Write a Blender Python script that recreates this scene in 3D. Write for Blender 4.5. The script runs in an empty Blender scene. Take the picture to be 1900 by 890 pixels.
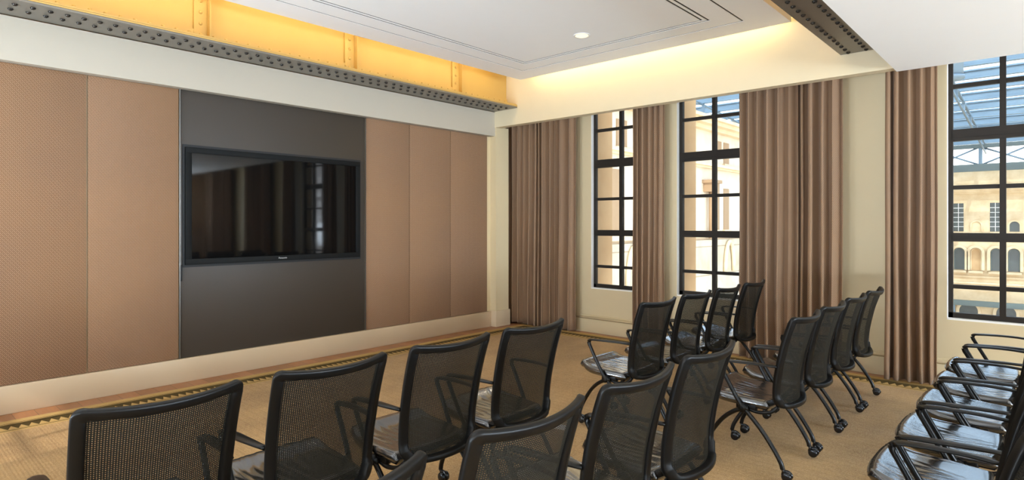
import bpy, bmesh, math, random
from mathutils import Vector, Matrix
random.seed(7)
PI = math.pi
C = bpy.context.scene.collection
SC = bpy.context.scene

# ---------------------------------------------------------------- helpers
class MB:
    """collects geometry for ONE mesh object"""
    def __init__(s):
        s.v = []; s.f = []; s.m = []; s.s = []; s.uv = []
    def add(s, verts, faces, mat=0, smooth=False, uvs=None):
        b = len(s.v)
        s.v += [tuple(p) for p in verts]
        s.uv += list(uvs) if uvs else [(0.0, 0.0)] * len(verts)
        for f in faces:
            s.f.append(tuple(b + i for i in f)); s.m.append(mat); s.s.append(smooth)
        return s
    def box(s, x0, x1, y0, y1, z0, z1, mat=0):
        v = [(x, y, z) for z in (z0, z1) for y in (y0, y1) for x in (x0, x1)]
        return s.add(v, [(0, 2, 3, 1), (4, 5, 7, 6), (0, 1, 5, 4), (2, 6, 7, 3), (0, 4, 6, 2), (1, 3, 7, 5)], mat)
    def bbox(s, x0, x1, y0, y1, z0, z1, r=0.004, seg=2, mat=0, smooth=True):
        bm = bmesh.new()
        bmesh.ops.create_cube(bm, size=1)
        for v in bm.verts:
            v.co = Vector(((x0 + x1) / 2 + v.co.x * (x1 - x0), (y0 + y1) / 2 + v.co.y * (y1 - y0), (z0 + z1) / 2 + v.co.z * (z1 - z0)))
        bmesh.ops.bevel(bm, geom=bm.edges[:], offset=r, segments=seg, profile=0.5, affect='EDGES')
        bm.verts.ensure_lookup_table()
        s.add([v.co[:] for v in bm.verts], [[v.index for v in f.verts] for f in bm.faces], mat, smooth)
        bm.free(); return s
    def sweep(s, path, size, n=8, up=(0, 0, 1), closed=False, mat=0, smooth=True, cap=True, rot=0.0):
        P = [Vector(p) for p in path]; N = len(P); up = Vector(up)
        if not callable(size):
            sz = size if isinstance(size, (tuple, list)) else (size, size)
            size = lambda t: sz
        vs = []
        for i, p in enumerate(P):
            a = P[(i - 1) % N] if (closed or i > 0) else P[i]
            b = P[(i + 1) % N] if (closed or i < N - 1) else P[i]
            t = (b - a)
            t = t.normalized() if t.length > 1e-9 else Vector((1, 0, 0))
            side = t.cross(up)
            if side.length < 1e-4: side = t.cross(Vector((0, 1, 0)))
            side.normalize(); nn = side.cross(t).normalized()
            w, h = size(i / max(1, N - 1))
            for k in range(n):
                an = 2 * PI * k / n + rot
                vs.append(p + side * (math.cos(an) * w) + nn * (math.sin(an) * h))
        fs = []
        for i in range(N if closed else N - 1):
            j = (i + 1) % N
            for k in range(n):
                k2 = (k + 1) % n
                fs.append((i * n + k, i * n + k2, j * n + k2, j * n + k))
        if cap and not closed:
            fs.append(tuple(range(n))[::-1]); fs.append(tuple((N - 1) * n + k for k in range(n)))
        return s.add(vs, fs, mat, smooth)
    def lathe(s, prof, n=20, center=(0, 0, 0), axis='z', mat=0, smooth=True):
        vs = []
        for r, h in prof:
            for k in range(n):
                a = 2 * PI * k / n; c, d = r * math.cos(a), r * math.sin(a)
                q = (c, d, h) if axis == 'z' else ((c, h, d) if axis == 'y' else (h, c, d))
                vs.append((center[0] + q[0], center[1] + q[1], center[2] + q[2]))
        fs = []
        for i in range(len(prof) - 1):
            for k in range(n):
                k2 = (k + 1) % n
                fs.append((i * n + k, i * n + k2, (i + 1) * n + k2, (i + 1) * n + k))
        fs.append(tuple(range(n))[::-1]); fs.append(tuple((len(prof) - 1) * n + k for k in range(n)))
        return s.add(vs, fs, mat, smooth)
    def dome(s, c, r, h, down=True, axis='z', n=8, mat=0):
        prof = [(r, 0), (r * .97, h * .35), (r * .75, h * .75), (r * .35, h * .97), (r * .05, h)]
        sg = -1 if down else 1
        return s.lathe([(a, b * sg) for a, b in prof], n, c, axis, mat)
    def grid(s, fn, nu, nv, mat=0, smooth=True, uvfn=None):
        vs = []; uv = []
        for i in range(nu + 1):
            for j in range(nv + 1):
                vs.append(fn(i / nu, j / nv)); uv.append(uvfn(i / nu, j / nv) if uvfn else (0, 0))
        fs = [(i * (nv + 1) + j, (i + 1) * (nv + 1) + j, (i + 1) * (nv + 1) + j + 1, i * (nv + 1) + j + 1) for i in range(nu) for j in range(nv)]
        return s.add(vs, fs, mat, smooth, uv)
    def build(s, name, mats, parent=None, **props):
        me = bpy.data.meshes.new(name)
        me.from_pydata(s.v, [], s.f)
        for m in (mats if isinstance(mats, (list, tuple)) else [mats]): me.materials.append(m)
        me.polygons.foreach_set('material_index', s.m)
        me.polygons.foreach_set('use_smooth', s.s)
        ul = me.uv_layers.new(name='UVMap')
        for lp in me.loops: ul.data[lp.index].uv = s.uv[lp.vertex_index]
        me.validate(); me.update()
        bm = bmesh.new(); bm.from_mesh(me)
        bmesh.ops.recalc_face_normals(bm, faces=bm.faces[:]) if props.pop('recalc', True) else None
        bm.to_mesh(me); bm.free()
        o = bpy.data.objects.new(name, me); C.objects.link(o)
        if parent: o.parent = parent
        for k, v in props.items(): o[k] = v
        return o

def thing(name, label, cat, loc=(0, 0, 0), group=None, kind=None):
    o = bpy.data.objects.new(name, None); C.objects.link(o); o.location = loc
    o.empty_display_size = .1
    if kind: o['kind'] = kind
    else: o['label'] = label; o['category'] = cat
    if group: o['group'] = group
    return o
def tag(o, label, cat, group=None):
    o['label'] = label; o['category'] = cat
    if group: o['group'] = group
    return o

# ---------------------------------------------------------------- materials
class NT:
    def __init__(s, name):
        s.m = bpy.data.materials.new(name); s.m.use_nodes = True
        s.t = s.m.node_tree; s.n = s.t.nodes; s.l = s.t.links
        s.bs = s.n['Principled BSDF']; s.out = s.n['Material Output']
    def new(s, t, **kw):
        n = s.n.new(t)
        for k, v in kw.items():
            if hasattr(n, k): setattr(n, k, v)
        return n
    def link(s, a, b): s.l.new(a, b)
    def put(s, sock, v):
        if isinstance(v, (int, float)): sock.default_value = v
        elif isinstance(v, tuple): sock.default_value = v if len(v) == len(sock.default_value) else (*v, 1)
        else: s.link(v, sock)
    def math(s, op, a, b=0.0, c=None):
        n = s.new('ShaderNodeMath', operation=op); s.put(n.inputs[0], a); s.put(n.inputs[1], b)
        if c is not None: s.put(n.inputs[2], c)
        return n.outputs[0]
    def mix(s, f, a, b):
        n = s.new('ShaderNodeMix', data_type='RGBA'); s.put(n.inputs[0], f); s.put(n.inputs[6], a); s.put(n.inputs[7], b)
        return n.outputs[2]
    def noise(s, vec, scale, detail=3, rough=.5):
        n = s.new('ShaderNodeTexNoise'); n.inputs['Scale'].default_value = scale; n.inputs['Detail'].default_value = detail
        n.inputs['Roughness'].default_value = rough
        if vec is not None: s.link(vec, n.inputs['Vector'])
        return n.outputs['Fac']
    def coord(s, kind='Object'): return s.new('ShaderNodeTexCoord').outputs[kind]
    def sep(s, v):
        n = s.new('ShaderNodeSeparateXYZ'); s.link(v, n.inputs[0]); return n.outputs
    def mapping(s, v, scale=(1, 1, 1), rot=(0, 0, 0)):
        n = s.new('ShaderNodeMapping'); s.link(v, n.inputs[0]); n.inputs['Scale'].default_value = scale; n.inputs['Rotation'].default_value = rot
        return n.outputs[0]
    def bump(s, h, st=.3, d=.01):
        n = s.new('ShaderNodeBump'); n.inputs['Strength'].default_value = st; n.inputs['Distance'].default_value = d
        s.link(h, n.inputs['Height']); s.link(n.outputs[0], s.bs.inputs['Normal'])
    def ramp(s, f, lo, hi):
        n = s.new('ShaderNodeMapRange'); n.interpolation_type = 'SMOOTHSTEP'; s.put(n.inputs[0], f)
        n.inputs[1].default_value = lo; n.inputs[2].default_value = hi; return n.outputs[0]
    def set(s, col=None, rough=None, metal=None, spec=None, coat=None, sheen=None):
        b = s.bs.inputs
        if col is not None: s.put(b['Base Color'], col)
        if rough is not None: s.put(b['Roughness'], rough)
        if metal is not None: s.put(b['Metallic'], metal)
        if spec is not None: s.put(b['Specular IOR Level'], spec)
        if coat is not None: s.put(b['Coat Weight'], coat)
        if sheen is not None: s.put(b['Sheen Weight'], sheen)
        return s

def srgb(r, g, b):
    f = lambda c: (c / 255 / 12.92) if c <= 10 else ((c / 255 + .055) / 1.055) ** 2.4
    return (f(r), f(g), f(b), 1)

def simple(name, col, rough=.5, metal=0, spec=.5, vary=.04, scale=6, coat=None):
    t = NT(name); f = t.noise(t.coord(), scale)
    d = tuple(c * (1 - vary) for c in col[:3]) + (1,); e = tuple(min(1, c * (1 + vary)) for c in col[:3]) + (1,)
    t.set(t.mix(f, d, e), rough, metal, spec, coat)
    return t.m

M = {}
M['paint'] = simple('cream_wall_paint', srgb(212, 194, 156), .6, vary=.02)
M['white'] = simple('white_ceiling_paint', srgb(250, 250, 248), .7, vary=.01)
M['soffit'] = simple('warm_white_soffit_paint', srgb(222, 206, 172), .6, vary=.02)
M['trim'] = simple('cream_baseboard_paint', srgb(204, 183, 152), .4, vary=.02)
M['fascia'] = simple('off_white_fascia_paint', srgb(184, 175, 158), .6, vary=.015)
M['gold'] = simple('gold_beam_paint', srgb(192, 156, 84), .5, metal=.0, vary=.06, scale=3)
M['flange'] = simple('grey_steel_paint', srgb(124, 118, 108), .38, metal=.35, vary=.08, scale=5)
M['rivet'] = simple('dark_rivet_steel', srgb(62, 58, 54), .2, metal=.6, vary=.1)
M['frame'] = simple('dark_bronze_window_frame', srgb(40, 34, 28), .6, spec=.25, vary=.08)
M['dark'] = simple('charcoal_brown_laminate', srgb(58, 51, 43), .5, vary=.03, scale=2)
M['plastic'] = simple('black_chair_plastic', srgb(13, 12, 11), .4, spec=.3, vary=.1, scale=20)
M['tube'] = simple('black_chair_tube', srgb(14, 13, 12), .3, spec=.35, vary=.1, scale=20)
M['caster'] = simple('black_caster_nylon', srgb(16, 16, 17), .25, vary=.1, scale=30)
M['bezel'] = simple('dark_grey_screen_bezel', srgb(24, 25, 25), .6, spec=.1, vary=.03)
M['black'] = simple('matt_black', srgb(10, 10, 9), .6, vary=.05)
M['metal'] = simple('brushed_metal_edge', srgb(130, 126, 120), .35, metal=.8, vary=.05)
M['logo'] = simple('silver_lettering', srgb(190, 188, 184), .4, metal=.2)
M['paper'] = simple('white_paper', srgb(240, 238, 236), .7)
M['ledge'] = simple('white_sill_paint', srgb(246, 244, 238), .5, vary=.01)

def mk_screen():
    t = NT('glossy_black_screen'); t.set(srgb(11, 11, 11), .035, 0, .4)
    t.put(t.bs.inputs['Roughness'], t.math('ADD', t.math('MULTIPLY', t.noise(t.coord(), 3), .02), .03))
    return t.m
M['screen'] = mk_screen()

def mk_fabric(name, base, light, warm, k, rough=.85, dark=None):
    """woven lattice of small diamonds with a dot in each"""
    t = NT(name); uv = t.sep(t.coord('UV')); u, v = uv[0], uv[1]
    a = t.math('MULTIPLY', t.math('ADD', u, t.math('MULTIPLY', v, .8)), k)
    b = t.math('MULTIPLY', t.math('SUBTRACT', u, t.math('MULTIPLY', v, .8)), k)
    sa = t.math('ABSOLUTE', t.math('SINE', a)); sb = t.math('ABSOLUTE', t.math('SINE', b))
    la = t.ramp(sa, .42, .12); lb = t.math('MULTIPLY', t.ramp(sb, .36, .1), .6)
    dot = t.ramp(t.math('MULTIPLY', sa, sb), .74, .93)
    f = t.math('MAXIMUM', t.math('MAXIMUM', la, lb), dot)
    n = t.noise(t.mapping(t.coord(), (1, 1, 1)), 260, 2)
    f2 = t.math('MULTIPLY', f, t.math('ADD', .55, t.math('MULTIPLY', n, .7)))
    big = t.noise(t.coord(), .9, 2)
    bc = t.mix(t.ramp(big, .3, .7), base, warm)
    t.set(t.mix(f2, bc, light), rough, 0, .2, None, .15)
    t.bump(f2, .25, .002)
    return t.m
M['panel'] = mk_fabric('patterned_tan_wall_fabric', srgb(116, 87, 65), srgb(176, 142, 112), srgb(124, 92, 64), 128)
M['curtain'] = mk_fabric('patterned_taupe_curtain_fabric', srgb(114, 88, 68), srgb(172, 142, 114), srgb(124, 94, 68), 150)

def mk_carpet():
    t = NT('golden_tan_carpet'); o = t.coord()
    s = t.sep(o)
    big = t.noise(t.mapping(o, (1, .7, 1)), 1.3, 4, .6)
    rib = t.math('SINE', t.math('MULTIPLY', s[1], 2 * PI / .02))
    rib2 = t.noise(t.mapping(o, (3, 60, 1)), 1.2, 2)
    fine = t.noise(o, 170, 2, .6)
    mid = t.noise(o, 26, 4, .7)
    c = t.mix(t.ramp(big, .3, .7), srgb(132, 99, 56), srgb(174, 138, 86))
    c = t.mix(t.math('MULTIPLY', t.ramp(mid, .45, .7), .45), c, srgb(142, 104, 62))
    c = t.mix(t.math('MULTIPLY', t.ramp(rib2, .55, .75), .3), c, srgb(150, 110, 66))
    c = t.mix(t.math('MULTIPLY', t.ramp(fine, .35, .75), .5), c, srgb(222, 188, 136))
    ln = t.ramp(t.math('SINE', t.math('MULTIPLY', t.math('ADD', s[1], t.math('MULTIPLY', mid, .006)), 2 * PI / .072)), .72, .98)
    c = t.mix(t.math('MULTIPLY', ln, .15), c, srgb(112, 82, 44))
    t.set(c, .95, 0, .1, None, .1)
    h = t.math('ADD', t.math('ADD', fine, t.math('MULTIPLY', rib, .15)), t.math('MULTIPLY', mid, .6))
    t.bump(h, .6, .004)
    return t.m
M['carpet'] = mk_carpet()

def mk_border():
    t = NT('carpet_border_pattern'); uv = t.sep(t.coord('UV')); u, v = uv[0], uv[1]
    def band(a, b):
        return t.math('MULTIPLY', t.math('GREATER_THAN', v, a), t.math('LESS_THAN', v, b))
    line = t.math('MAXIMUM', band(.088, .1), band(.285, .297))
    thin = band(.268, .275)
    field = band(.115, .262)
    w = t.math('DIVIDE', t.math('SUBTRACT', v, .115), .147)          # 0 outer .. 1 inner
    ph = t.math('FRACT', t.math('DIVIDE', t.math('ADD', u, t.math('MULTIPLY', w, .016)), .122))
    ph2 = t.math('FRACT', t.math('DIVIDE', u, .061))
    tri = t.math('SUBTRACT', 1.0, t.math('MULTIPLY', t.math('ABSOLUTE', t.math('SUBTRACT', ph2, .42)), 2.1))
    light = t.math('GREATER_THAN', t.math('ADD', w, t.math('MULTIPLY', tri, .62)), 1.02)
    rim = t.math('LESS_THAN', t.math('ABSOLUTE', t.math('SUBTRACT', t.math('ADD', w, t.math('MULTIPLY', ph, .0)), .06)), .05)
    dk = t.math('MULTIPLY', field, t.math('SUBTRACT', 1.0, t.math('MAXIMUM', light, t.math('MULTIPLY', rim, .0))))
    dark = t.math('MAXIMUM', t.math('MAXIMUM', line, dk), t.math('MULTIPLY', thin, .6))
    fine = t.noise(t.coord(), 170, 2, .6)
    lt = t.mix(fine, srgb(168, 136, 82), srgb(200, 168, 112))
    dd = t.mix(fine, srgb(64, 52, 28), srgb(96, 80, 46))
    t.set(t.mix(dark, lt, dd), .95, 0, .1); t.bump(fine, .5, .003)
    return t.m
M['border'] = mk_border()

def mk_wood():
    t = NT('reddish_brown_wood_floor'); o = t.coord()
    br = t.new('ShaderNodeTexBrick'); t.link(t.mapping(o, (1, 1, 1)), br.inputs[0])
    br.inputs['Scale'].default_value = 1; br.inputs['Brick Width'].default_value = .9; br.inputs['Row Height'].default_value = .145
    br.inputs['Mortar Size'].default_value = .0022; br.inputs['Color1'].default_value = srgb(150, 100, 62); br.inputs['Color2'].default_value = srgb(176, 120, 78)
    br.inputs['Mortar'].default_value = srgb(84, 52, 30); br.inputs['Bias'].default_value = 0
    g = t.noise(t.mapping(o, (2, 45, 1)), 2, 4)
    c = t.mix(t.math('MULTIPLY', g, .5), br.outputs[0], srgb(120, 76, 44))
    t.set(c, .35, 0, .5)
    return t.m
M['wood'] = mk_wood()

def mk_leather():
    t = NT('wrinkled_black_leather'); o = t.coord()
    w = t.noise(t.mapping(o, (.9, 15, 1.2), (0, 0, .12)), 1.0, 0, .5)
    w2 = t.noise(t.mapping(o, (1.1, 30, 1.2), (0, 0, -.16)), 1.0, 0, .5)
    g = t.noise(o, 420, 2)
    t.set(t.mix(g, srgb(20, 17, 15), srgb(32, 27, 24)), .24, 0, .9, 1.0)
    t.bs.inputs['Coat Roughness'].default_value = .14
    t.bs.inputs['Coat IOR'].default_value = 1.7
    h = t.math('ADD', t.math('ADD', t.math('MULTIPLY', t.ramp(w, .3, .7), 1.0), t.math('MULTIPLY', w2, .5)), t.math('MULTIPLY', g, .0))
    t.bump(h, .16, .006)
    return t.m
M['leather'] = mk_leather()

def mk_mesh():
    t = NT('black_see_through_mesh'); uv = t.sep(t.coord('UV'))
    P = .0070
    a = t.math('SINE', t.math('MULTIPLY', uv[0], 2 * PI / P)); b = t.math('SINE', t.math('MULTIPLY', uv[1], 2 * PI / P))
    f = t.math('ADD', a, b)
    hole = t.ramp(f, .85, 1.35)
    tr = t.new('ShaderNodeBsdfTransparent'); mx = t.new('ShaderNodeMixShader')
    t.set(srgb(38, 36, 30), .7, 0, .15)
    t.link(t.bs.outputs[0], mx.inputs[1]); t.link(tr.outputs[0], mx.inputs[2]); t.link(t.math('MULTIPLY', hole, .66), mx.inputs[0])
    t.link(mx.outputs[0], t.out.inputs['Surface'])
    return t.m
M['mesh'] = mk_mesh()

def mk_glass(name, fac=.07, tint=(1, 1, 1, 1)):
    t = NT(name)
    tr = t.new('ShaderNodeBsdfTransparent'); tr.inputs[0].default_value = tint
    gl = t.new('ShaderNodeBsdfGlossy'); gl.inputs['Roughness'].default_value = .02
    fr = t.new('ShaderNodeFresnel'); fr.inputs[0].default_value = 1.3
    mx = t.new('ShaderNodeMixShader'); t.link(t.math('MULTIPLY', fr.outputs[0], fac * 8), mx.inputs[0])
    t.link(tr.outputs[0], mx.inputs[1]); t.link(gl.outputs[0], mx.inputs[2]); t.link(mx.outputs[0], t.out.inputs['Surface'])
    return t.m
M['glass'] = mk_glass('clear_window_glass')
def mk_roofglass():
    t = NT('pale_blue_roof_glass')
    tr = t.new('ShaderNodeBsdfTransparent'); tr.inputs[0].default_value = (.86, .94, 1, 1)
    tl = t.new('ShaderNodeBsdfTranslucent'); tl.inputs[0].default_value = (.75, .85, .95, 1)
    mx = t.new('ShaderNodeMixShader'); n = t.noise(t.mapping(t.coord(), (.3, .8, 1)), 1.5, 3)
    t.link(t.math('MULTIPLY', t.ramp(n, .3, .7), .35), mx.inputs[0])
    t.link(tr.outputs[0], mx.inputs[1]); t.link(tl.outputs[0], mx.inputs[2]); t.link(mx.outputs[0], t.out.inputs['Surface'])
    return t.m
M['roofglass'] = mk_roofglass()

def mk_stone(name, c1, c2, joint=None):
    t = NT(name); o = t.coord()
    n = t.noise(o, 1.2, 5, .6)
    c = t.mix(t.ramp(n, .3, .7), c1, c2)
    if joint:
        br = t.new('ShaderNodeTexBrick'); t.link(t.mapping(o, (1, 1, 1), joint), br.inputs[0])
        br.inputs['Scale'].default_value = 1; br.inputs['Brick Width'].default_value = 1.1; br.inputs['Row Height'].default_value = .42; br.inputs['Mortar Size'].default_value = .02
        br.inputs['Color1'].default_value = (1, 1, 1, 1); br.inputs['Color2'].default_value = (.86, .84, .8, 1); br.inputs['Mortar'].default_value = (.6, .55, .5, 1)
        mm = t.new('ShaderNodeMix', data_type='RGBA', blend_type='MULTIPLY'); mm.inputs[0].default_value = 1
        t.link(c, mm.inputs[6]); t.link(br.outputs[0], mm.inputs[7]); c = mm.outputs[2]
    t.set(c, .9, 0, .2)
    return t.m
M['stone'] = mk_stone('pale_sandstone', srgb(200, 176, 140), srgb(216, 196, 162))
M['stone2'] = mk_stone('peach_render', srgb(182, 148, 108), srgb(194, 162, 122))
M['render'] = mk_stone('pale_cream_render', srgb(196, 180, 156), srgb(208, 194, 172))
M['block'] = mk_stone('sandstone_blocks', srgb(178, 166, 144), srgb(196, 186, 164), (PI / 2, 0, PI / 2))
M['recess'] = simple('brown_window_recess', srgb(148, 122, 92), .8)
M['winglass'] = simple('dark_building_glass', srgb(58, 66, 64), .2, vary=.3, scale=1.5)
M['steel'] = simple('blue_grey_roof_steel', srgb(104, 122, 134), .5, metal=.2, vary=.1, scale=1)
M['steeldark'] = simple('dark_green_grey_steel', srgb(88, 98, 96), .5, metal=.2, vary=.1, scale=1)
M['ground'] = simple('pale_courtyard_paving', srgb(224, 214, 196), .9, vary=.05, scale=.5)

def mk_emit(name, col, st):
    t = NT(name); e = t.new('ShaderNodeEmission'); e.inputs[0].default_value = col; e.inputs[1].default_value = st
    t.link(e.outputs[0], t.out.inputs['Surface']); return t.m
M['lamp'] = mk_emit('warm_lamp_glow', (1, .84, .5, 1), 1.6)

# ---------------------------------------------------------------- camera
H = 1.52; FPX = 1113.5; YAW = math.atan2(1008, FPX)
cam = bpy.data.cameras.new('camera'); co = bpy.data.objects.new('camera', cam); C.objects.link(co)
cam.sensor_width = 36; cam.lens = 36 * FPX / 1900; cam.shift_y = -30 / 1900; cam.clip_end = 500; cam.clip_start = .05
co.location = (0, 0, H); co.rotation_euler = (PI / 2, 0, YAW)
SC.camera = co

# ---------------------------------------------------------------- room shell
def struct(name, mb, m, parent=None):
    o = mb.build(name, m, parent)
    if not parent: o['kind'] = 'structure'
    return o
XR, YB = 6.0, -3.0
struct('floor', MB().box(-6.4, XR, YB, 7.2, -.1, 0), M['wood'])
WL = MB().box(-6.45, -6.24, YB, 6.41, 0, 3.17).box(-6.45, -6.3, 6.41, 7.2, 0, 3.95).box(-6.45, -6.24, YB, 6.41, 3.17, 3.95)
WL.box(-6.24, -6.14, YB, 6.41, 2.812, 3.165, 1)                    # fascia over the panels
WL.box(-6.3, -6.12, 6.41, 6.68, 0, 2.95, 0)                        # pier at the corner
struct('wall_left', WL, [M['paint'], M['fascia']])
BL = MB().bbox(-6.24, -6.2, YB, 6.42, 0, .226, .003).bbox(-6.3, -6.1, 6.39, 6.7, 0, .236, .003)
struct('baseboard_left', BL, M['trim'])

# window wall with openings (x0, x1)
OPEN = [(-4.835, -3.93), (-3.534, -2.62), (-.763, .47)]
Z0, Z1 = .612, 3.16
WB = MB().box(-6.4, XR, 7.0, 7.16, 0, Z0).box(-6.4, XR, 7.0, 7.16, Z1, 3.95)
xs = [-6.4] + [q for o in OPEN for q in o] + [XR]
for i in range(0, len(xs), 2): WB.box(xs[i], xs[i + 1], 7.0, 7.16, Z0, Z1)
struct('wall_window', WB, M['paint'])
RV = MB()                                                          # stone reveal on the outside
for (a, b), dd in zip(OPEN[:3], (.38, .38, .1)):
    RV.box(a - .25, a + .0, 7.16, 7.16 + dd, -.5, 4.0).box(b, b + .1, 7.16, 7.16 + dd, -.5, 4.0)
struct('trim_1', RV, M['stone2'])
BW = MB().bbox(-6.3, XR, 6.965, 7.0, 0, .188, .003)
BW.sweep([(-6.3, 6.975, .207), (XR, 6.975, .207)], (.022, .018), 10).bbox(-6.3, XR, 6.982, 7.0, .2, .242, .004)
struct('baseboard_window', BW, M['paint'])
def holed(cs, lo, hi, fn):
    mb = MB(); e = [lo] + [q for c in cs for q in (c - .65, c + .65)] + [hi]
    for i in range(0, len(e), 2): fn(mb, e[i], e[i + 1], 0, 3.95)
    for c in cs: fn(mb, c - .65, c + .65, 0, .612); fn(mb, c - .65, c + .65, 3.16, 3.95)
    return mb
struct('wall_right', holed((1.0, 3.2, 5.4), YB, 7.2, lambda m, a, b, z0, z1: m.box(XR, XR + .16, a, b, z0, z1)), M['panel'])
struct('wall_back', holed((-4.9, -2.6, .6), -6.4, XR, lambda m, a, b, z0, z1: m.box(a, b, YB - .16, YB, z0, z1)), M['paint'])
struct('ceiling', MB().box(-6.4, XR, YB, 7.2, 3.95, 4.1), M['white'])
# soffit in front of the curtains
struct('trim_2', MB().box(-6.14, -1.09, 6.4, 6.52, 2.94, 3.95).box(-6.3, XR, 6.52, 7.0, 3.2, 3.3), M['soffit'])
# lowered white ceiling on the right
struct('trim_3', MB().box(-1.09, XR, YB, 6.52, 2.93, 3.12), M['white'])

# floating ceiling tray with grooves
def rings(x0, x1, y0, y1):
    mb = MB()
    def ring(o0, o1, z0=3.5, z1=3.56):
        mb.box(x0 + o0, x1 - o0, y1 - o1, y1 - o0, z0, z1); mb.box(x0 + o0, x1 - o0, y0 + o0, y0 + o1, z0, z1)
        mb.box(x0 + o0, x0 + o1, y0 + o1, y1 - o1, z0, z1); mb.box(x1 - o1, x1 - o0, y0 + o1, y1 - o1, z0, z1)
    ring(0, .335); ring(.352, .572); ring(.592, .622)
    mb.box(x0 + .642, x1 - .642, y0 + .642, y1 - .642, 3.5, 3.56)
    mb.box(x0, x1, y0, y1, 3.56, 3.6)
    for o in (.335, .572, .622):                                   # black fill in the grooves, painting in their shade
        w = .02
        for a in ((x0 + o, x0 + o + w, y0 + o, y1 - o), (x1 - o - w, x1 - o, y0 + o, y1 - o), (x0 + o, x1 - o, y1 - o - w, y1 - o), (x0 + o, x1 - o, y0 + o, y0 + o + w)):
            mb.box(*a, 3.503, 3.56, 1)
    return mb
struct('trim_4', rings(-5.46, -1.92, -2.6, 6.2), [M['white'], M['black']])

# windows
def window(n, a, b, mull, fl=.04):
    w = thing('window_%d' % n, None, None, ((a + b) / 2, 7.1, Z0), kind='structure')
    cx = (a + b) / 2
    f = MB(); A, B = a - cx, b - cx
    y0, y1 = -.045, .005
    H1 = Z1 - Z0
    f.box(A, A + fl, y0, y1, 0, H1).box(B - fl, B, y0, y1, 0, H1).box(A, B, y0, y1, 0.015, .065).box(A, B, y0, y1, H1 - .05, H1)
    for z0, z1, d in ((2.303, 2.414, .012), (1.353, 1.434, .012)):
        f.box(A + fl, B - fl, y0 - d, y1, z0 - Z0, z1 - Z0)
        f.box(A + fl, B - fl, y0 - d - .006, y1, z0 - Z0 + .03, z0 - Z0 + .036)
    f.build('window_frame', M['frame'], w)
    m = MB()
    for x in mull: m.box(x - cx - .023, x - cx + .023, y0 - .008, y1, .06, H1 - .05)
    for z in (2.826, 1.865, .924): m.box(A + fl, B - fl, y0 + .004, y1, z - Z0 - .019, z - Z0 + .019)
    m.build('glazing_bar', M['frame'], w)
    g = MB().box(A + .01, B - .01, -.012, -.006, .03, H1 - .02); g.build('glass_pane', M['glass'], w)
    s = MB().box(A, B, -.1, -.045, -.02 + .02, .016); s.build('window_sill', M['ledge'], w)
    if n > 3: Z1w = 2.9
    j = MB().box(A, A + .004, -.1, -.045, 0, H1).box(B - .004, B, -.1, -.045, 0, H1); j.build('window_jamb', M['ledge'], w)
    return w
window(1, -4.835, -3.93, [-4.385])
window(2, -3.534, -2.62, [-3.075], .05)
window(3, -.763, .47, [-.354, .05])
added_windows = [window(4 + k, -.65, .65, [-.22, .22]) for k in range(6)]  # added unseen windows, invented to bring fill light into the room
for w, (x, y, r) in zip(added_windows, ((6.1, 1.0, 90), (6.1, 3.2, 90), (6.1, 5.4, 90), (-4.9, -3.1, 180), (0.6, -3.1, 180), (-2.6, -3.1, 180))):
    w.location = (x, y, Z0); w.rotation_euler = (0, 0, -math.radians(r))

# ---------------------------------------------------------------- riveted beams
def beam(name, label, xc, y0, y1, web_side, stiff, rivx, pitch, ph):
    """built-up girder along y: bottom flange plates, web, angles, stiffeners"""
    zb = 3.172 if xc < -4 else 3.14
    t = thing(name, label, 'beam', (xc, y1, zb), group=None)
    L0 = y0 - y1
    fl = MB()
    hw = .225
    fl.box(-hw, hw, L0, 0, 0, .014).box(-hw + .005, hw - .005, L0, 0, .014, .018).box(-hw - .003, hw + .003, L0, 0, .018, .028, 2).box(-hw + .005, hw - .005, L0, 0, .028, .032, 2).box(-hw, hw, L0, 0, .032, .042, 2)
    y = L0 + ph
    while y < -.02:
        for k, rx in enumerate(rivx):
            yy = y + (0.0 if k % 2 == 0 else -.004)
            if yy < -.02: fl.dome((rx - xc, yy, 0), .019, .017, True, n=8, mat=1)
        y += pitch
    fl.build('bottom_flange', [M['flange'], M['rivet'], M['gold']], t, label='grey steel flange with two rows of round rivets')
    wb = MB()
    wb.box(-.014, .014, L0, 0, .04, .72)
    for s in (-1, 1):
        a, b = sorted((s * .014, s * .034)); wb.box(a, b, L0, 0, .056, .145)   # angle leg up the web
        a, b = sorted((s * .014, s * .21)); wb.box(a, b, L0, 0, .04, .054)    # angle leg on the flange
        if s == web_side or web_side == 0:
            y = L0 + ph + pitch / 2
            while y < -.02:
                wb.dome((s * .034, y, .1), .017, .018, s < 0, 'x', n=8); y += pitch
    wb.build('web', M['gold'], t)
    for (ya, yb) in stiff:
        sm = MB(); s = web_side or 1
        a, b = sorted((s * .014, s * .038)); sm.box(a, b, ya - y1, yb - y1, .052, .72)
        a, b = sorted((s * .016, s * .1)); sm.box(a, b, yb - y1 + .001, yb - y1 + .014, .058, .719)
        for k in range(7): sm.dome((s * .038, (ya + yb) / 2 - y1, .1 + k * .105), .017, .016, s < 0, 'x', n=8)
        sm.build('stiffener', M['gold'], t)
    return t
beam('riveted_beam', 'long gold riveted girder above the panelled screen wall', -5.915, -2.9, 6.395, 1,
     [(.53, .645), (2.13, 2.245), (3.715, 3.83), (5.325, 5.44)], (-5.80, -5.95), .109, .03)
beam('riveted_beam', 'riveted grey girder running beside the lowered ceiling near the right windows', -1.305, -2.9, 6.395, -1,
     [(.6, .715), (2.2, 2.315), (3.8, 3.915), (5.4, 5.515)], (-1.45, -1.30), .124, .06)

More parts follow.
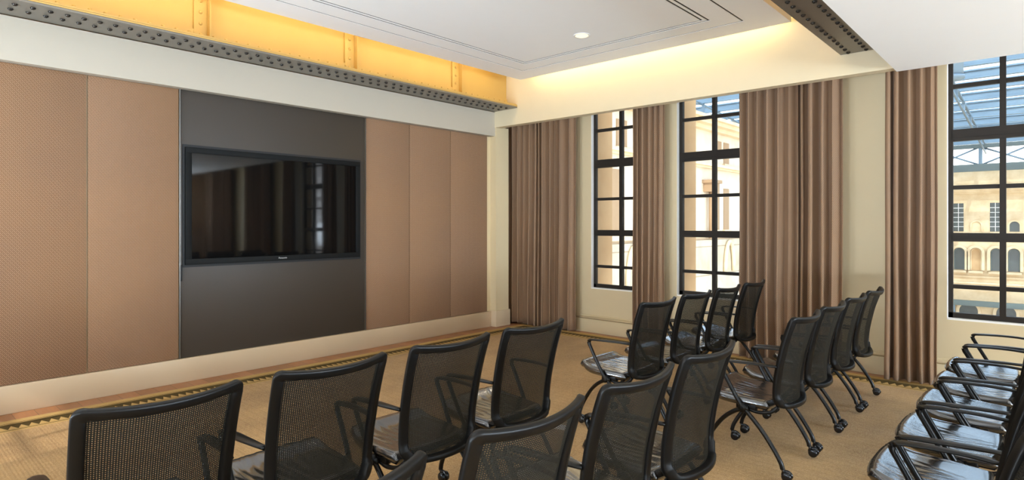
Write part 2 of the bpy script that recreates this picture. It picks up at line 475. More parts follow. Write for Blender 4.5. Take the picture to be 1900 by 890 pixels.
# ---------------------------------------------------------------- wall panels
def wall_panel(y0, y1, label, m='panel', grp='fabric panels on the screen wall'):
    g = .004; x0, x1 = -6.24, -6.222
    mb = MB()
    mb.bbox(x0, x1, y0 + g, y1 - g, .2285, 2.81, .004, 2)
    # planar uv in metres for the weave
    mb.uv = [(v[1], v[2]) for v in mb.v]
    o = mb.build('wall_panel', M[m])
    tag(o, label, 'wall panel', grp)
    return o
wall_panel(-2.9, -.05, 'wide tan fabric wall panel nearest the viewer, out at the far left end')
wall_panel(-.05, 1.386, 'tan patterned fabric wall panel at the left edge of the picture')
wall_panel(1.386, 2.122, 'tan patterned fabric wall panel directly left of the screen')
wall_panel(4.222, 4.89, 'tan patterned fabric wall panel directly right of the dark screen panel')
wall_panel(4.89, 5.603, 'tan patterned fabric wall panel, middle one right of the screen')
wall_panel(5.603, 6.33, 'tan patterned fabric wall panel next to the corner pier')
dp = MB().bbox(-6.24, -6.226, 2.135, 4.208, .2285, 2.81, .003)
o = dp.build('wall_panel', M['dark']); tag(o, 'dark charcoal brown panel behind the wall screen', 'wall panel')
eg = MB().box(-6.23, -6.212, 2.122, 2.129, .2285, 2.81); eg.build('edge_strip', M['metal'], o)
eg = MB().box(-6.23, -6.212, 4.213, 4.219, .2285, 2.81); eg.build('edge_strip', M['metal'], o)
hd = MB().bbox(-6.226, -6.205, 2.132, 2.146, .97, 1.125, .003); hd.build('flush_pull', M['black'], o)

# ---------------------------------------------------------------- wall screen
tv = thing('wall_screen', 'large black flat screen mounted on the dark wall panel', 'screen', (-6.226, 3.145, 1.1))
TB = MB().box(.0, .012, -.995, .995, 0, 1.185); TB.build('surround', M['black'], tv)  # black plate; its rim paints in the shade of the gap round the screen
bz = MB()
def rectframe(mb, x0, x1, y0, y1, z0, z1, w, mat=0, r=.006):
    r = .003; mb.bbox(x0, x1, y0, y1, z1 - w, z1, r, 2, mat).bbox(x0, x1, y0, y1, z0, z0 + w, r, 2, mat)
    mb.bbox(x0, x1, y0, y0 + w, z0 + w - .003, z1 - w + .003, .003, 2, mat).bbox(x0, x1, y1 - w, y1, z0 + w - .003, z1 - w + .003, .003, 2, mat)
rectframe(bz, .012, .04, -.975, .975, .024, 1.161, .055)
bz.build('bezel', M['bezel'], tv)
MB().box(.012, .026, -.93, .93, .07, 1.115).build('display', M['screen'], tv)
fc = bpy.data.curves.new('maker_name', 'FONT'); fc.body = 'Panasonic'; fc.size = .024; fc.extrude = .0006; fc.align_x = 'CENTER'
fo = bpy.data.objects.new('tmp', fc); C.objects.link(fo)
bpy.context.view_layer.update()
tm = bpy.data.meshes.new_from_object(fo.evaluated_get(bpy.context.evaluated_depsgraph_get()))
bpy.data.objects.remove(fo)
tm.materials.clear(); tm.materials.append(M['logo'])
lg = bpy.data.objects.new('lettering', tm); C.objects.link(lg); lg.parent = tv
lg.rotation_euler = (PI / 2, 0, PI / 2); lg.location = (.0405, .0, .046)

# ---------------------------------------------------------------- curtains
def curtain(x0, x1, yc, nf, amp, label, seed, spread=.0):
    rnd = random.Random(seed)
    folds = [rnd.uniform(.5, 1.6) for _ in range(nf)]; tot = sum(folds)
    amps = [rnd.uniform(.3, 1.2) * amp for _ in range(nf + 1)]
    NU = nf * 14; NV = 26
    cum = [0]
    for f in folds: cum.append(cum[-1] + f / tot)
    phs = [rnd.uniform(-1, 1) for _ in range(nf)]
    def pt(u, v):
        k = min(nf - 1, max(0, next((i for i in range(nf) if u <= cum[i + 1] + 1e-9), nf - 1)))
        loc = (u - cum[k]) / (cum[k + 1] - cum[k])
        a = 2 * PI * loc
        am = amps[k] * (1 - loc) + amps[k + 1] * loc
        s = math.sin(a); s = math.copysign(abs(s) ** .75, s)
        flare = 1 + (.12 + spread) * (1 - v) ** 1.4
        amp_v = am * (.72 + .34 * (1 - v)) * (1 + .08 * math.sin(5 * v + phs[k] * 3))
        x = x0 + (x1 - x0) * u
        xc_ = (x0 + x1) / 2
        x = xc_ + (x - xc_) * (1 + spread * .5 * (1 - v) ** 1.5)
        x += .35 * am * math.sin(2 * a) + .006 * math.sin(7 * v + phs[k] * 4) * (1 - v)
        y = yc - amp_v * s + .008 * math.sin(3.1 * v + k)
        return (x, y, .022 + v * 3.13)
    # arc length for uv
    arc = [0]
    for i in range(1, NU + 1):
        a = Vector(pt((i - 1) / NU, .5)); b = Vector(pt(i / NU, .5)); arc.append(arc[-1] + (b - a).length)
    mb = MB(); mb.grid(pt, NU, NV, 0, True, lambda u, v: (arc[round(u * NU)], v * 3.13))
    o = mb.build('curtain', M['curtain'], recalc=False)
    sd = o.modifiers.new('thick', 'SOLIDIFY'); sd.thickness = .004; sd.offset = 0
    tag(o, label, 'curtain', 'patterned brown curtains on the window wall')
    return o
curtain(-6.26, -4.99, 6.84, 12, .075, 'wide brown curtain in the corner left of the first window', 3)
curtain(-4.06, -3.62, 6.83, 6, .07, 'narrow brown curtain hanging between the two tall windows', 11)
curtain(-2.67, -1.61, 6.81, 11, .085, 'widest brown curtain right of the second window behind the chairs', 5)
curtain(-1.215, -.815, 6.80, 5, .09, 'brown curtain with deep folds left of the large right window', 21, .03)
curtain(.55, 1.0, 6.83, 5, .07, 'brown curtain beyond the right edge of the large right window', 8)
curtain(1.7, 3.1, 6.83, 13, .07, 'closed brown curtain outside the picture, seen only in the screen reflection', 9)
curtain(3.9, 5.6, 6.83, 15, .07, 'closed brown curtain by the far right wall, outside the picture', 10)

# ---------------------------------------------------------------- carpet
CX0, CX1, CY0, CY1 = -5.975, 5.7, -2.75, 6.85
cp = MB().box(CX0 + .33, CX1 - .33, CY0 + .33, CY1 - .33, 0.0, .004)
carpet = cp.build('carpet', M['carpet'])
tag(carpet, 'golden tan carpet with a dark olive patterned border covering the floor', 'carpet')
bd = MB()
def strip(p0, p1, inward, m0=True, m1=True):
    p0, p1, n = Vector(p0), Vector(p1), Vector(inward); w = .33; d = (p1 - p0).normalized(); Ln = (p1 - p0).length
    q = [p0, p1, p1 + n * w - d * w, p0 + n * w + d * w]
    top = [(a.x, a.y, .0045) for a in q]; bot = [(a.x, a.y, 0) for a in q]
    uv = [(0, 0), (Ln, 0), (Ln - w, w), (w, w)]
    bd.add(top + bot, [(0, 1, 2, 3), (7, 6, 5, 4), (0, 4, 5, 1), (2, 6, 7, 3), (1, 5, 6, 2), (3, 7, 4, 0)], 0, False, uv + uv)
strip((CX0, CY0, 0), (CX0, CY1, 0), (1, 0, 0)); strip((CX0, CY1, 0), (CX1, CY1, 0), (0, -1, 0))
strip((CX1, CY1, 0), (CX1, CY0, 0), (-1, 0, 0)); strip((CX1, CY0, 0), (CX0, CY0, 0), (0, 1, 0))
bd.build('border', M['border'], carpet, label='olive and gold patterned carpet border')
# small white card on the carpet
pc = MB(); pc.add([(-2.76, 3.50, .0050), (-2.66, 3.53, .0050), (-2.69, 3.63, .0050), (-2.79, 3.60, .0050), (-2.76, 3.50, .0060), (-2.66, 3.53, .0060), (-2.69, 3.63, .0060), (-2.79, 3.60, .0060)],
       [(3, 2, 1, 0), (4, 5, 6, 7), (0, 1, 5, 4), (1, 2, 6, 5), (2, 3, 7, 6), (3, 0, 4, 7)])
tag(pc.build('paper_card', M['paper']), 'small white card lying on the carpet between the first two rows', 'card')

# ---------------------------------------------------------------- chair
def interp(tab, t):
    if t <= tab[0][0]: return tab[0][1]
    for (a, b), (c, d) in zip(tab, tab[1:]):
        if t <= c:
            k = (t - a) / (c - a); return b + (d - b) * k
    return tab[-1][1]
OX = .27                                                            # rear top edge of the back sits at x = +.27
PROF = [(.36, -.104), (.42, -.111), (.48, -.114), (.55, -.111), (.62, -.102), (.69, -.089), (.755, -.073), (.82, -.054), (.88, -.034), (.93, -.015), (.975, .004), (1.0, .014)]
def prof(z):                                                       # smooth the table a little
    return sum(interp(PROF, z + d) for d in (-.03, -.015, 0, .015, .03)) / 5
def hw(z): return .229 + .021 * (z - .4) / .57
def S(y, z, n=0.0):
    def P(y, z):
        e = y / hw(z)
        return Vector((prof(z) + .062 * (1 - min(1.3, e * e)) + OX, y, z))
    p = P(y, z)
    if n:
        a = P(y + .004, z) - P(y - .004, z); b = P(y, z + .004) - P(y, z - .004)
        p = p + a.cross(b).normalized() * n
    return p
def loop_pts():
    """outer outline of the back in (y, z), counter-clockwise"""
    pts = []
    def zt(y): return .957 + .016 * (y / .25) ** 2
    def zb(y): return .398 + .035 * (y / .22) ** 4
    N = 15
    for i in range(N):
        y = -.17 + .34 * i / (N - 1); pts.append((y, .398 + .012 * (y / .17) ** 4, 'b'))
    for i in range(1, 8):
        a = PI / 2 * i / 8; pts.append((.17 + (hw(.485) - .17) * math.sin(a), .41 + .075 * (1 - math.cos(a)), 'bc'))
    for i in range(18):
        z = .485 + (.93 - .485) * i / 17; pts.append((hw(z), z, 'r'))
    for i in range(1, 8):
        a = PI / 2 * i / 8; c, d = math.cos(a) ** .55, math.sin(a) ** .55
        pts.append((.205 + (.2495 - .205) * c, .93 + (zt(.205) + .004 - .93) * d, 'tc'))
    for i in range(N):
        y = .205 - .41 * i / (N - 1); pts.append((y, zt(y), 't'))
    res = pts
    mir = [(-y, z, k) for y, z, k in res if k in ('bc', 'r', 'tc')][::-1]
    return res + mir
def build_back(root):
    L = loop_pts(); n = len(L); NS = 16
    vs = []
    WH = {'b': (.015, .024), 'bc': (.018, .021), 'r': (.0195, .0165), 'tc': (.018, .014), 't': (.0165, .0125)}
    Q = [None] * n
    for i, (y, z, k) in enumerate(L):
        if k in ('b', 'r', 't'):
            a = Vector(L[i - 1][:2]) if L[i - 1][2] == k else Vector((y, z)); b = Vector(L[(i + 1) % n][:2]) if L[(i + 1) % n][2] == k else Vector((y, z))
            t = (b - a).normalized(); Q[i] = Vector((y, z)) + Vector((-t.y, t.x)) * 2 * WH[k][0]
    for i in range(n):
        if Q[i] is None:
            p = i
            while Q[p % n] is None or L[p % n][2] in ('bc', 'tc'): p -= 1
            q = i
            while L[q % n][2] in ('bc', 'tc'): q += 1
            f = (i - p) / (q - p); Q[i] = Q[p % n] * (1 - f) + Q[q % n] * f
    for i, (y, z, k) in enumerate(L):
        P0 = Vector((y, z)); c = (P0 + Q[i]) / 2; hv = (P0 - Q[i]) / 2
        h = WH[k][1]
        for q in range(NS):
            an = 2 * PI * q / NS; cc, ss = math.cos(an), math.sin(an)
            cc = math.copysign(abs(cc) ** .5, cc); ss = math.copysign(abs(ss) ** .5, ss)
            pp = c + hv * cc
            vs.append(S(pp.x, pp.y, -h * ss + h * (.5 - .45 * min(1, max(0, (z - .7) / .22)))))
    fs = []
    for i in range(n):
        j = (i + 1) % n
        for q in range(NS):
            q2 = (q + 1) % NS; fs.append((i * NS + q, i * NS + q2, j * NS + q2, j * NS + q))
    fm = MB().add(vs, fs, 0, True)
    fm.build('back_frame', M['plastic'], root)
    pm = MB()
    def g(u, v):
        z = .425 + (.947 - .425) * v; e = (2 * u - 1)
        wv = hw(z) - .03
        if z < .5: wv -= .035 * ((.5 - z) / .075) ** 2 * .8
        y = e * wv; p = S(y, z); return p
    pm.grid(g, 14, 22, 0, True, lambda u, v: (u * .42, v * .53))
    pm.build('mesh_panel', M['mesh'], root, recalc=False)

def smooth_path(P, n=8):
    """Catmull-Rom through points"""
    P = [Vector(p) for p in P]; Q = [P[0] * 2 - P[1]] + P + [P[-1] * 2 - P[-2]]; out = []
    for i in range(1, len(Q) - 2):
        for k in range(n):
            t = k / n; a, b, c, d = Q[i - 1], Q[i], Q[i + 1], Q[i + 2]
            out.append(.5 * ((2 * b) + (c - a) * t + (2 * a - 5 * b + 4 * c - d) * t * t + (3 * b - a - 3 * c + d) * t ** 3))
    return out + [P[-1]]

def caster_mb(x, y, lean):
    mb = MB(); cx = x + lean
    for s in (-1, 1):
        mb.lathe([(.004, -.011), (.02, -.0115), (.0265, -.007), (.028, 0), (.0265, .007), (.02, .0115), (.004, .011)], 18, (cx, y + s * .0155, .0405), 'y')
    hood = [(cx + .024 * math.cos(a), y, .0405 + .027 * math.sin(a)) for a in [PI * k / 8 for k in range(9)]]
    mb.sweep(hood, (.011, .009), 8, up=(0, 1, 0))
    mb.sweep([(x, y, .088), (x + lean * .25, y, .066), (x + lean * .6, y, .055)], .011, 10)
    return mb

def make_chair(label, group):
    r = thing('conference_chair', label, 'chair', (0, 0, 0), group)
    # seat cushion
    def half(t):                                                   # plan half width along x
        return .247 * (1 - .03 * t)
    X0, X1 = -.565 + OX, -.125 + OX
    def zt(u):                                                     # u 0 front .. 1 rear
        return .468 - .020 * u + .022 * math.exp(-((u - .06) / .14) ** 2) - .0 * u
    NU, NV = 26, 96
    def se(u, v, top):
        # rounded plan by squircle mapping
        a, b = 2 * u - 1, 2 * v - 1
        kf = .42 - .22 * (a + 1) / 2
        a2, b2 = a * (1 - kf + kf * math.sqrt(1 - b * b / 2)), b * (1 - kf + kf * math.sqrt(1 - a * a / 2))
        x = (X0 + X1) / 2 + a2 * (X1 - X0) / 2
        x = min(x, X1)
        y = b2 * half(u)
        edge = max(abs(a), abs(b))
        rr = max(0, 1 - ((1 - edge) / .12)) if edge > .88 else 0
        drop = .03 * (1 - math.sqrt(max(0, 1 - rr * rr)))
        dish = -.010 * (1 - b * b) * (1 - (1.6 * (u - .55)) ** 2)
        if top: z = zt(u) + dish - drop
        else: z = zt(u) - .062 + drop * .85
        if not top and u < .12: z += .006
        return Vector((x, y, z))
    rw = random.Random(12)
    cr = [(rw.uniform(-.21, .21), rw.uniform(-.32, .32), rw.uniform(.15, .85), rw.uniform(.22, .5), rw.uniform(.0012, .0028), rw.uniform(.005, .013)) for _ in range(15)]
    def crease(u, y):
        z = 0
        for y0, sl, uc, ul, dp, w in cr:
            dy = y - (y0 + sl * (u - .5) * .44)
            z -= dp * math.exp(-(dy / w) ** 2) * math.exp(-((u - uc) / ul) ** 4)
            z += dp * .45 * math.exp(-((dy - 1.9 * w) / (1.5 * w)) ** 2) * math.exp(-((u - uc) / ul) ** 4)
        return z
    def top(u, v):
        p = se(u, v, True); e = max(abs(2 * u - 1), abs(2 * v - 1))
        p.z += crease(u, p.y) * min(1, max(0, (1 - e) / .1)); return p
    mb = MB(); mb.grid(top, NU, NV); mb.grid(lambda u, v: se(u, v, False), NU, NV)
    W = NV + 1; base = (NU + 1) * W
    per = [j for j in range(W)] + [i * W + NV for i in range(1, NU + 1)] + [NU * W + j for j in range(NV - 1, -1, -1)] + [i * W for i in range(NU - 1, 0, -1)]
    for a, b in zip(per, per[1:] + per[:1]): mb.f.append((a, b, base + b, base + a)); mb.m.append(0); mb.s.append(True)
    mb.build('seat', M['leather'], r)
    pan = MB().bbox(-.46 + OX, -.15 + OX, -.19, .19, .392, .416, .01)
    for s in (-1, 1):
        pan.bbox(-.335 + OX, -.21 + OX, s * .215 - .02, s * .215 + .02, .375, .42, .008)
        pan.sweep(smooth_path([(-.28 + OX, s * .225, .385), (-.2 + OX, s * .225, .372), (-.13 + OX, s * .215, .385), (-.095 + OX, s * .2, .42)], 5), (.013, .011), 8)
        pan.lathe([(.006, -.02), (.024, -.018), (.026, 0), (.024, .018), (.006, .02)], 16, (-.285 + OX, s * .25, .39), 'y')
    pan.sweep([(-.285 + OX, -.25, .388), (-.285 + OX, .25, .388)], .014, 10, up=(0, 0, 1))
    pan.build('seat_support', M['plastic'], r)
    build_back(r)
    for s in (-1, 1):
        am = MB()
        y0, y1 = s * .250, s * .266
        path = smooth_path([(-.285 + OX, s * .256, .39), (-.33 + OX, s * .262, .468), (-.385 + OX, y1, .566), (-.418 + OX, y1, .626)], 4)
        path += smooth_path([(-.424 + OX, y1, .645), (-.415 + OX, y1, .657), (-.395 + OX, y1, .664), (-.30 + OX, y1, .670), (-.18 + OX, s * .258, .672), (-.085 + OX, y0 * .97, .668)], 4)
        def sz(t):
            if t < .36: return (.0125, .0125)
            if t < .5: return (.0135, .0135)
            k = min(1, (t - .5) / .12)
            e = 1 - max(0, (t - .72) / .28)
            return (.0125 + .0155 * k * min(1, e * 1.15), .0125 - .0045 * k)
        am.sweep(path, sz, 10, up=(0, 0, 1) if False else (.6, 0, 1))
        am.build('armrest', M['tube'], r)
        lm = MB(); y = s * .25
        lm.sweep(smooth_path([(-.285 + OX, y, .395), (-.225 + OX, y, .335), (-.16 + OX, y, .262), (-.10 + OX, y, .178), (-.06 + OX, y, .11), (-.05 + OX, y, .075)], 5), (.0135, .0135), 10, up=(0, 1, 0))
        lg = lm.build('leg', M['tube'], r)
        caster_mb(-.05 + OX, y, .026).build('caster', M['caster'], lg)
        lm = MB(); yf = s * .215
        lm.sweep(smooth_path([(-.25 + OX, s * .25, .392), (-.33 + OX, s * .247, .362), (-.41 + OX, s * .238, .3), (-.48 + OX, s * .227, .21), (-.53 + OX, s * .218, .125), (-.545 + OX, yf, .075)], 5), (.0135, .0135), 10, up=(0, 1, 0))
        lg = lm.build('leg', M['tube'], r)
        caster_mb(-.545 + OX, yf, .026).build('caster', M['caster'], lg)
    return r
def dup(root, label, group):
    r = root.copy(); C.objects.link(r); r['label'] = label; r['group'] = group
    for ch in list(root.children):
        c = ch.copy(); C.objects.link(c); c.parent = r
        for g in ch.children:
            d = g.copy(); C.objects.link(d); d.parent = c
    return r

ROWS = {
 'front': (-2.13, 'chairs in the front row', [
    (.685, 'leftmost black mesh chair of the front row, nearest the screen wall'),
    (1.30, 'second black mesh chair from the left in the front row'),
    (1.93, 'third black mesh chair from the left in the front row, fourth stands beyond it'),
    (2.545, 'fourth black mesh chair in the front row, alone just left of the aisle'),
    (3.935, 'black mesh chair first after the aisle in the front row, whole seat in view'),
    (4.56, 'second black mesh chair after the aisle in the front row'),
    (5.18, 'third black mesh chair after the aisle in the front row'),
    (5.80, 'black mesh chair at the window end of the front row, before the wide curtain')]),
 'middle': (-1.135, 'chairs in the middle row', [
    (.69, 'black mesh chair cut off by the bottom edge, only its back corner showing'),
    (1.345, 'black mesh chair of the middle row with large back at bottom centre'),
    (1.955, 'third black mesh chair of the middle row, wrinkled seat beside the large centre back'),
    (2.56, 'fourth black mesh chair of the middle row, just left of the aisle'),
    (3.93, 'black mesh chair first after the aisle in the middle row, brown reflections on seat'),
    (4.54, 'second black mesh chair after the aisle in the middle row'),
    (5.17, 'third black mesh chair after the aisle in the middle row'),
    (5.80, 'black mesh chair at the window end of the middle row, before the cream pier')]),
 'rear': (-.05, 'chairs in the rear row', [
    (1.86, 'black mesh chair at the lower right corner, only the mesh back in view'),
    (2.48, 'nearest shiny leather seat of the rear row, cut off by the bottom edge'),
    (3.10, 'second nearest glossy seat of the rear row, large arm pair in front of it'),
    (3.72, 'third nearest glossy seat of the rear row'),
    (4.34, 'fourth nearest glossy seat of the rear row'),
    (4.96, 'fifth nearest glossy seat of the rear row'),
    (5.56, 'farthest chair of the rear row, arm against the wall below the right window')]),
}
first = None
rj = random.Random(4)
for key, (x0, grp, lst) in ROWS.items():
    for y, lab in lst:
        if first is None: first = make_chair(lab, grp); o = first
        else: o = dup(first, lab, grp)
        o.location = (x0 - OX, y, .0045); o.rotation_euler = (0, 0, math.radians(rj.uniform(-.8, .8)))

# ---------------------------------------------------------------- lamps
def downlight(x, y, z, label):
    t = thing('recessed_downlight', label, 'ceiling light', (x, y, z), 'recessed ceiling downlights')
    MB().lathe([(.088, 0), (.088, -.006), (.074, -.006), (.07, 0.0)], 28, (0, 0, 0)).build('trim_ring', M['white'], t)
    MB().lathe([(.068, -.007), (.068, -.0035)], 24).build('lamp_face', M['lamp'], t)
    return t
downlight(-3.69, 5.17, 3.5, 'round yellowish recessed downlight in the white ceiling tray')
for x, y, z in ((-3.69, 2.9, 3.5), (-3.69, .6, 3.5), (1.6, 4.6, 2.93), (1.6, 1.6, 2.93)):
    downlight(x, y, z, 'round recessed downlight in the ceiling, outside the picture')

def area(name, loc, rot, sx, sy, power, col, spread=PI):
    l = bpy.data.lights.new(name, 'AREA'); l.shape = 'RECTANGLE'; l.size = sx; l.size_y = sy; l.energy = power; l.color = col; l.spread = spread
    o = bpy.data.objects.new(name, l); C.objects.link(o); o.location = loc; o.rotation_euler = rot; return o
WARM = (1, .79, .43)
# cove strips lying on top of the tray, shining outwards and up
area('cove_light', (-5.475, 1.8, 3.70), (0, math.radians(80), 0), .03, 8.4, 28, WARM)
area('cove_light', (-3.69, 6.215, 3.66), (math.radians(72), 0, 0), 3.3, .03, 13, WARM)
area('cove_light', (-1.905, 1.8, 3.68), (0, math.radians(-80), 0), .03, 8.4, 16, WARM)
for x, y, z in ((-3.69, 5.17, 3.5), (-3.69, 2.9, 3.5), (-3.69, .6, 3.5), (1.6, 4.6, 2.93), (1.6, 1.6, 2.93)):
    l = bpy.data.lights.new('downlight_lamp', 'SPOT'); l.energy = 30; l.color = (1, .86, .66); l.spot_size = math.radians(135); l.spot_blend = .8; l.shadow_soft_size = .07
    o = bpy.data.objects.new('downlight_lamp', l); C.objects.link(o); o.location = (x, y, z - .02)
# added fill lights outside the added side and back windows, brightening ceiling and left wall
for x, y, r, pw in ((6.3, 1.0, 90, 480), (6.3, 3.2, 90, 560), (6.3, 5.4, 90, 640)):
    o = area('window_daylight', (x, y, 1.75), (math.radians(-(90 + 48)), 0, 0), 1.5, 2.7, pw * 1.0, (.70, .85, 1))
    o.rotation_euler = (Matrix.Rotation(-math.radians(r), 3, 'Z') @ Matrix.Rotation(-math.radians(90 + 48), 3, 'X')).to_euler()
for x, pw in ((-4.9, 700), (-2.6, 700), (.6, 500)):
    o = area('window_daylight', (x, -3.55, .75), (0, 0, 0), 1.6, .8, pw * 1.0, (.70, .85, 1))
    o.rotation_euler = (Matrix.Rotation(-PI, 3, 'Z') @ Matrix.Rotation(-math.radians(90 + 62), 3, 'X')).to_euler()
# portals to guide sky sampling through the windows
for a, b in OPEN:
    l = bpy.data.lights.new('window_portal', 'AREA'); l.shape = 'RECTANGLE'; l.size = b - a; l.size_y = Z1 - Z0; l.cycles.is_portal = True
    o = bpy.data.objects.new('window_portal', l); C.objects.link(o); o.location = ((a + b) / 2, 7.17, (Z0 + Z1) / 2); o.rotation_euler = (-PI / 2, 0, 0)

# ---------------------------------------------------------------- outside
GZ = -12
g = MB().box(-60, 60, 8, 120, GZ - .3, GZ); o = g.build('courtyard_ground', M['ground']); o['kind'] = 'structure'
YF = 60
fb = thing('stone_building', 'pale sandstone building with arched windows across the glass roofed court', 'building', (0, YF, GZ))
w = MB().box(-30, 50, 0, 6, 0, 5.87 - GZ); w.build('facade', M['stone'], fb)
cn = MB()
for z0, z1, d in ((3.88, 4.03, .35), (4.03, 4.2, .6), (4.2, 4.5, .8), (-3.42, -3.2, .3), (-3.2, -3.08, .5), (-2.75, -2.6, .12), (.2, .35, .15)):
    cn.box(-30, 50, -d, 0, z0 - GZ, z1 - GZ)
cn.build('cornice', M['stone'], fb)
def arch_poly(w, h, n=10):
    r = w / 2; return [(-r, 0), (r, 0)] + [(r * math.cos(a), h - r + r * math.sin(a)) for a in [PI * k / n for k in range(n + 1)]]
def prism(mb, poly, cx, cz, y0, y1, mat=0):
    n = len(poly); vs = [(cx + p[0], y0, cz + p[1]) for p in poly] + [(cx + p[0], y1, cz + p[1]) for p in poly]
    mb.add(vs, [tuple(range(n))[::-1], tuple(range(n, 2 * n))] + [(i, (i + 1) % n, n + (i + 1) % n, n + i) for i in range(n)], mat)
def arch_ring(mb, w, h, t, cx, cz, y0, y1, mat=0, n=12):
    r = w / 2
    o = [(r * math.cos(a), h - r + r * math.sin(a)) for a in [PI * k / n for k in range(n + 1)]]
    q = [((r + t) * math.cos(a), h - r + (r + t) * math.sin(a)) for a in [PI * k / n for k in range(n + 1)]]
    o = [(r, 0)] + o + [(-r, 0)]; q = [(r + t, 0)] + q + [(-r - t, 0)]
    N = len(o); vs = []
    for y in (y0, y1): vs += [(cx + p[0], y, cz + p[1]) for p in o] + [(cx + p[0], y, cz + p[1]) for p in q]
    fs = []
    for i in range(N - 1):
        fs += [(i, i + 1, N + i + 1, N + i), (2 * N + i, 3 * N + i, 3 * N + i + 1, 2 * N + i + 1), (N + i, N + i + 1, 3 * N + i + 1, 3 * N + i), (i, 2 * N + i, 2 * N + i + 1, i + 1)]
    mb.add(vs, fs, mat)
for k in range(-5, 9):
    bx = -5.7 + 5.55 * k / 2.4 * 1.0
    # bay: tall window, small arch niche alternating
for k in range(-6, 8):
    x = -5.78 + 2.32 * k
    wn = MB().box(x - .33, x + .33, -.03, .02, .92 - GZ, 3.16 - GZ, 0)
    wn.box(x - .33, x + .33, -.2, -.0, .78 - GZ, .90 - GZ, 1)
    wn.box(x - .015, x + .015, -.05, -.02, .92 - GZ, 3.16 - GZ, 2)
    for q in range(1, 6): wn.box(x - .33, x + .33, -.05, -.02, .92 + .373 * q - .015 - GZ, .92 + .373 * q + .015 - GZ, 2)
    wn.build('window', [M['winglass'], M['stone'], M['ledge']], fb)
    xa = x + 1.15
    wn = MB(); prism(wn, arch_poly(.6, .78), xa, .92 - GZ, -.03, .02, 0 if k % 2 else 1); arch_ring(wn, .6, .78, .1, xa, .92 - GZ, -.16, 0, 1)
    wn.build('window', [M['winglass'], M['stone']], fb)
    for xx, blind in ((x + .06, False), (x + 1.12, k % 2 == 0)):
        wn = MB(); prism(wn, arch_poly(.56, 1.68), xx, -2.15 - GZ, -.03, .02, 3 if blind else 0)
        arch_ring(wn, .56, 1.68, .06, xx, -2.15 - GZ, -.1, 0, 2 if not blind else 1); arch_ring(wn, .72, 1.78, .2, xx, -2.15 - GZ, -.28, 0, 1)
        wn.box(xx - .46, xx + .46, -.35, 0, -2.38 - GZ, -2.2 - GZ, 1)
        wn.build('window', [M['winglass'], M['stone'], M['steeldark'], M['stone2']], fb)
    for xx in (x + .06,):
        wn = MB(); prism(wn, arch_poly(1.2, 3.6), xx + .6, -8.4 - GZ, -.03, .02, 0); arch_ring(wn, 1.2, 3.6, .2, xx + .6, -8.4 - GZ, -.25, 0, 1)
        wn.build('window', [M['winglass'], M['stone']], fb)
# wing on the left running away from the windows
wg = thing('stone_wing', 'cream building wing running away outside the two left windows', 'building', (-10, 10, GZ))
w = MB().box(-8, 0, 0, 49, 12.9, 5.4 - GZ, 0); w.box(-8, .12, 0, 49, 0, 12.9, 1); w.build('facade', [M['render'], M['block']], wg)
cn = MB()
for z0, z1, d in ((5.1, 5.25, .25), (5.25, 5.4, .5), (5.4, 5.52, .62), (3.66, 3.74, .12), (3.74, 3.85, .22), (1.0, 1.15, .2)):
    cn.box(0, d, 0, 49, z0 - GZ, z1 - GZ)
cn.build('cornice', M['stone'], wg)
for y0, y1, z0, z1 in ((15.8, 16.4, 3.9, 4.75), (15.5, 16.05, 1.3, 3.2), (18.8, 19.5, 3.85, 4.82), (23.1, 23.6, 4.36, 4.82), (23.85, 24.35, 3.95, 4.82), (23.0, 23.4, 1.28, 2.85), (23.85, 24.35, 1.28, 2.95), (26.5, 27.1, 3.95, 4.82), (26.5, 27.1, 1.28, 2.95), (30, 30.6, 3.95, 4.82)):
    f = MB().box(-.05, .03, y0 - 10, y1 - 10, z0 - GZ, z1 - GZ); f.box(0, .1, y0 - 10.08, y1 - 9.92, z0 - GZ - .1, z0 - GZ, 1)
    f.build('window', [M['recess'], M['stone']], wg)
dpm = MB().box(0, .35, 21.95 - 10, 22.65 - 10, 2.75 - GZ, 3.15 - GZ).box(.0, .42, 21.85 - 10, 22.75 - 10, 3.08 - GZ, 3.2 - GZ)
dpm.sweep([(.18, 12.3, 2.8 - GZ), (.18, 12.3, .95 - GZ)], .1, 10); dpm.build('downpipe', M['recess'], wg)
for yy in (16.6, 24.0, 27.5):
    ar = MB(); n = 12; r = .42
    ring = [(.2, yy - 10 + r * math.cos(a), 11.6 + 1.2 * math.sin(a)) for a in [PI * k / n for k in range(n + 1)]]
    ar.sweep(ring, .08, 6, up=(1, 0, 0)); ar.build('arch_moulding', M['stone'], wg)
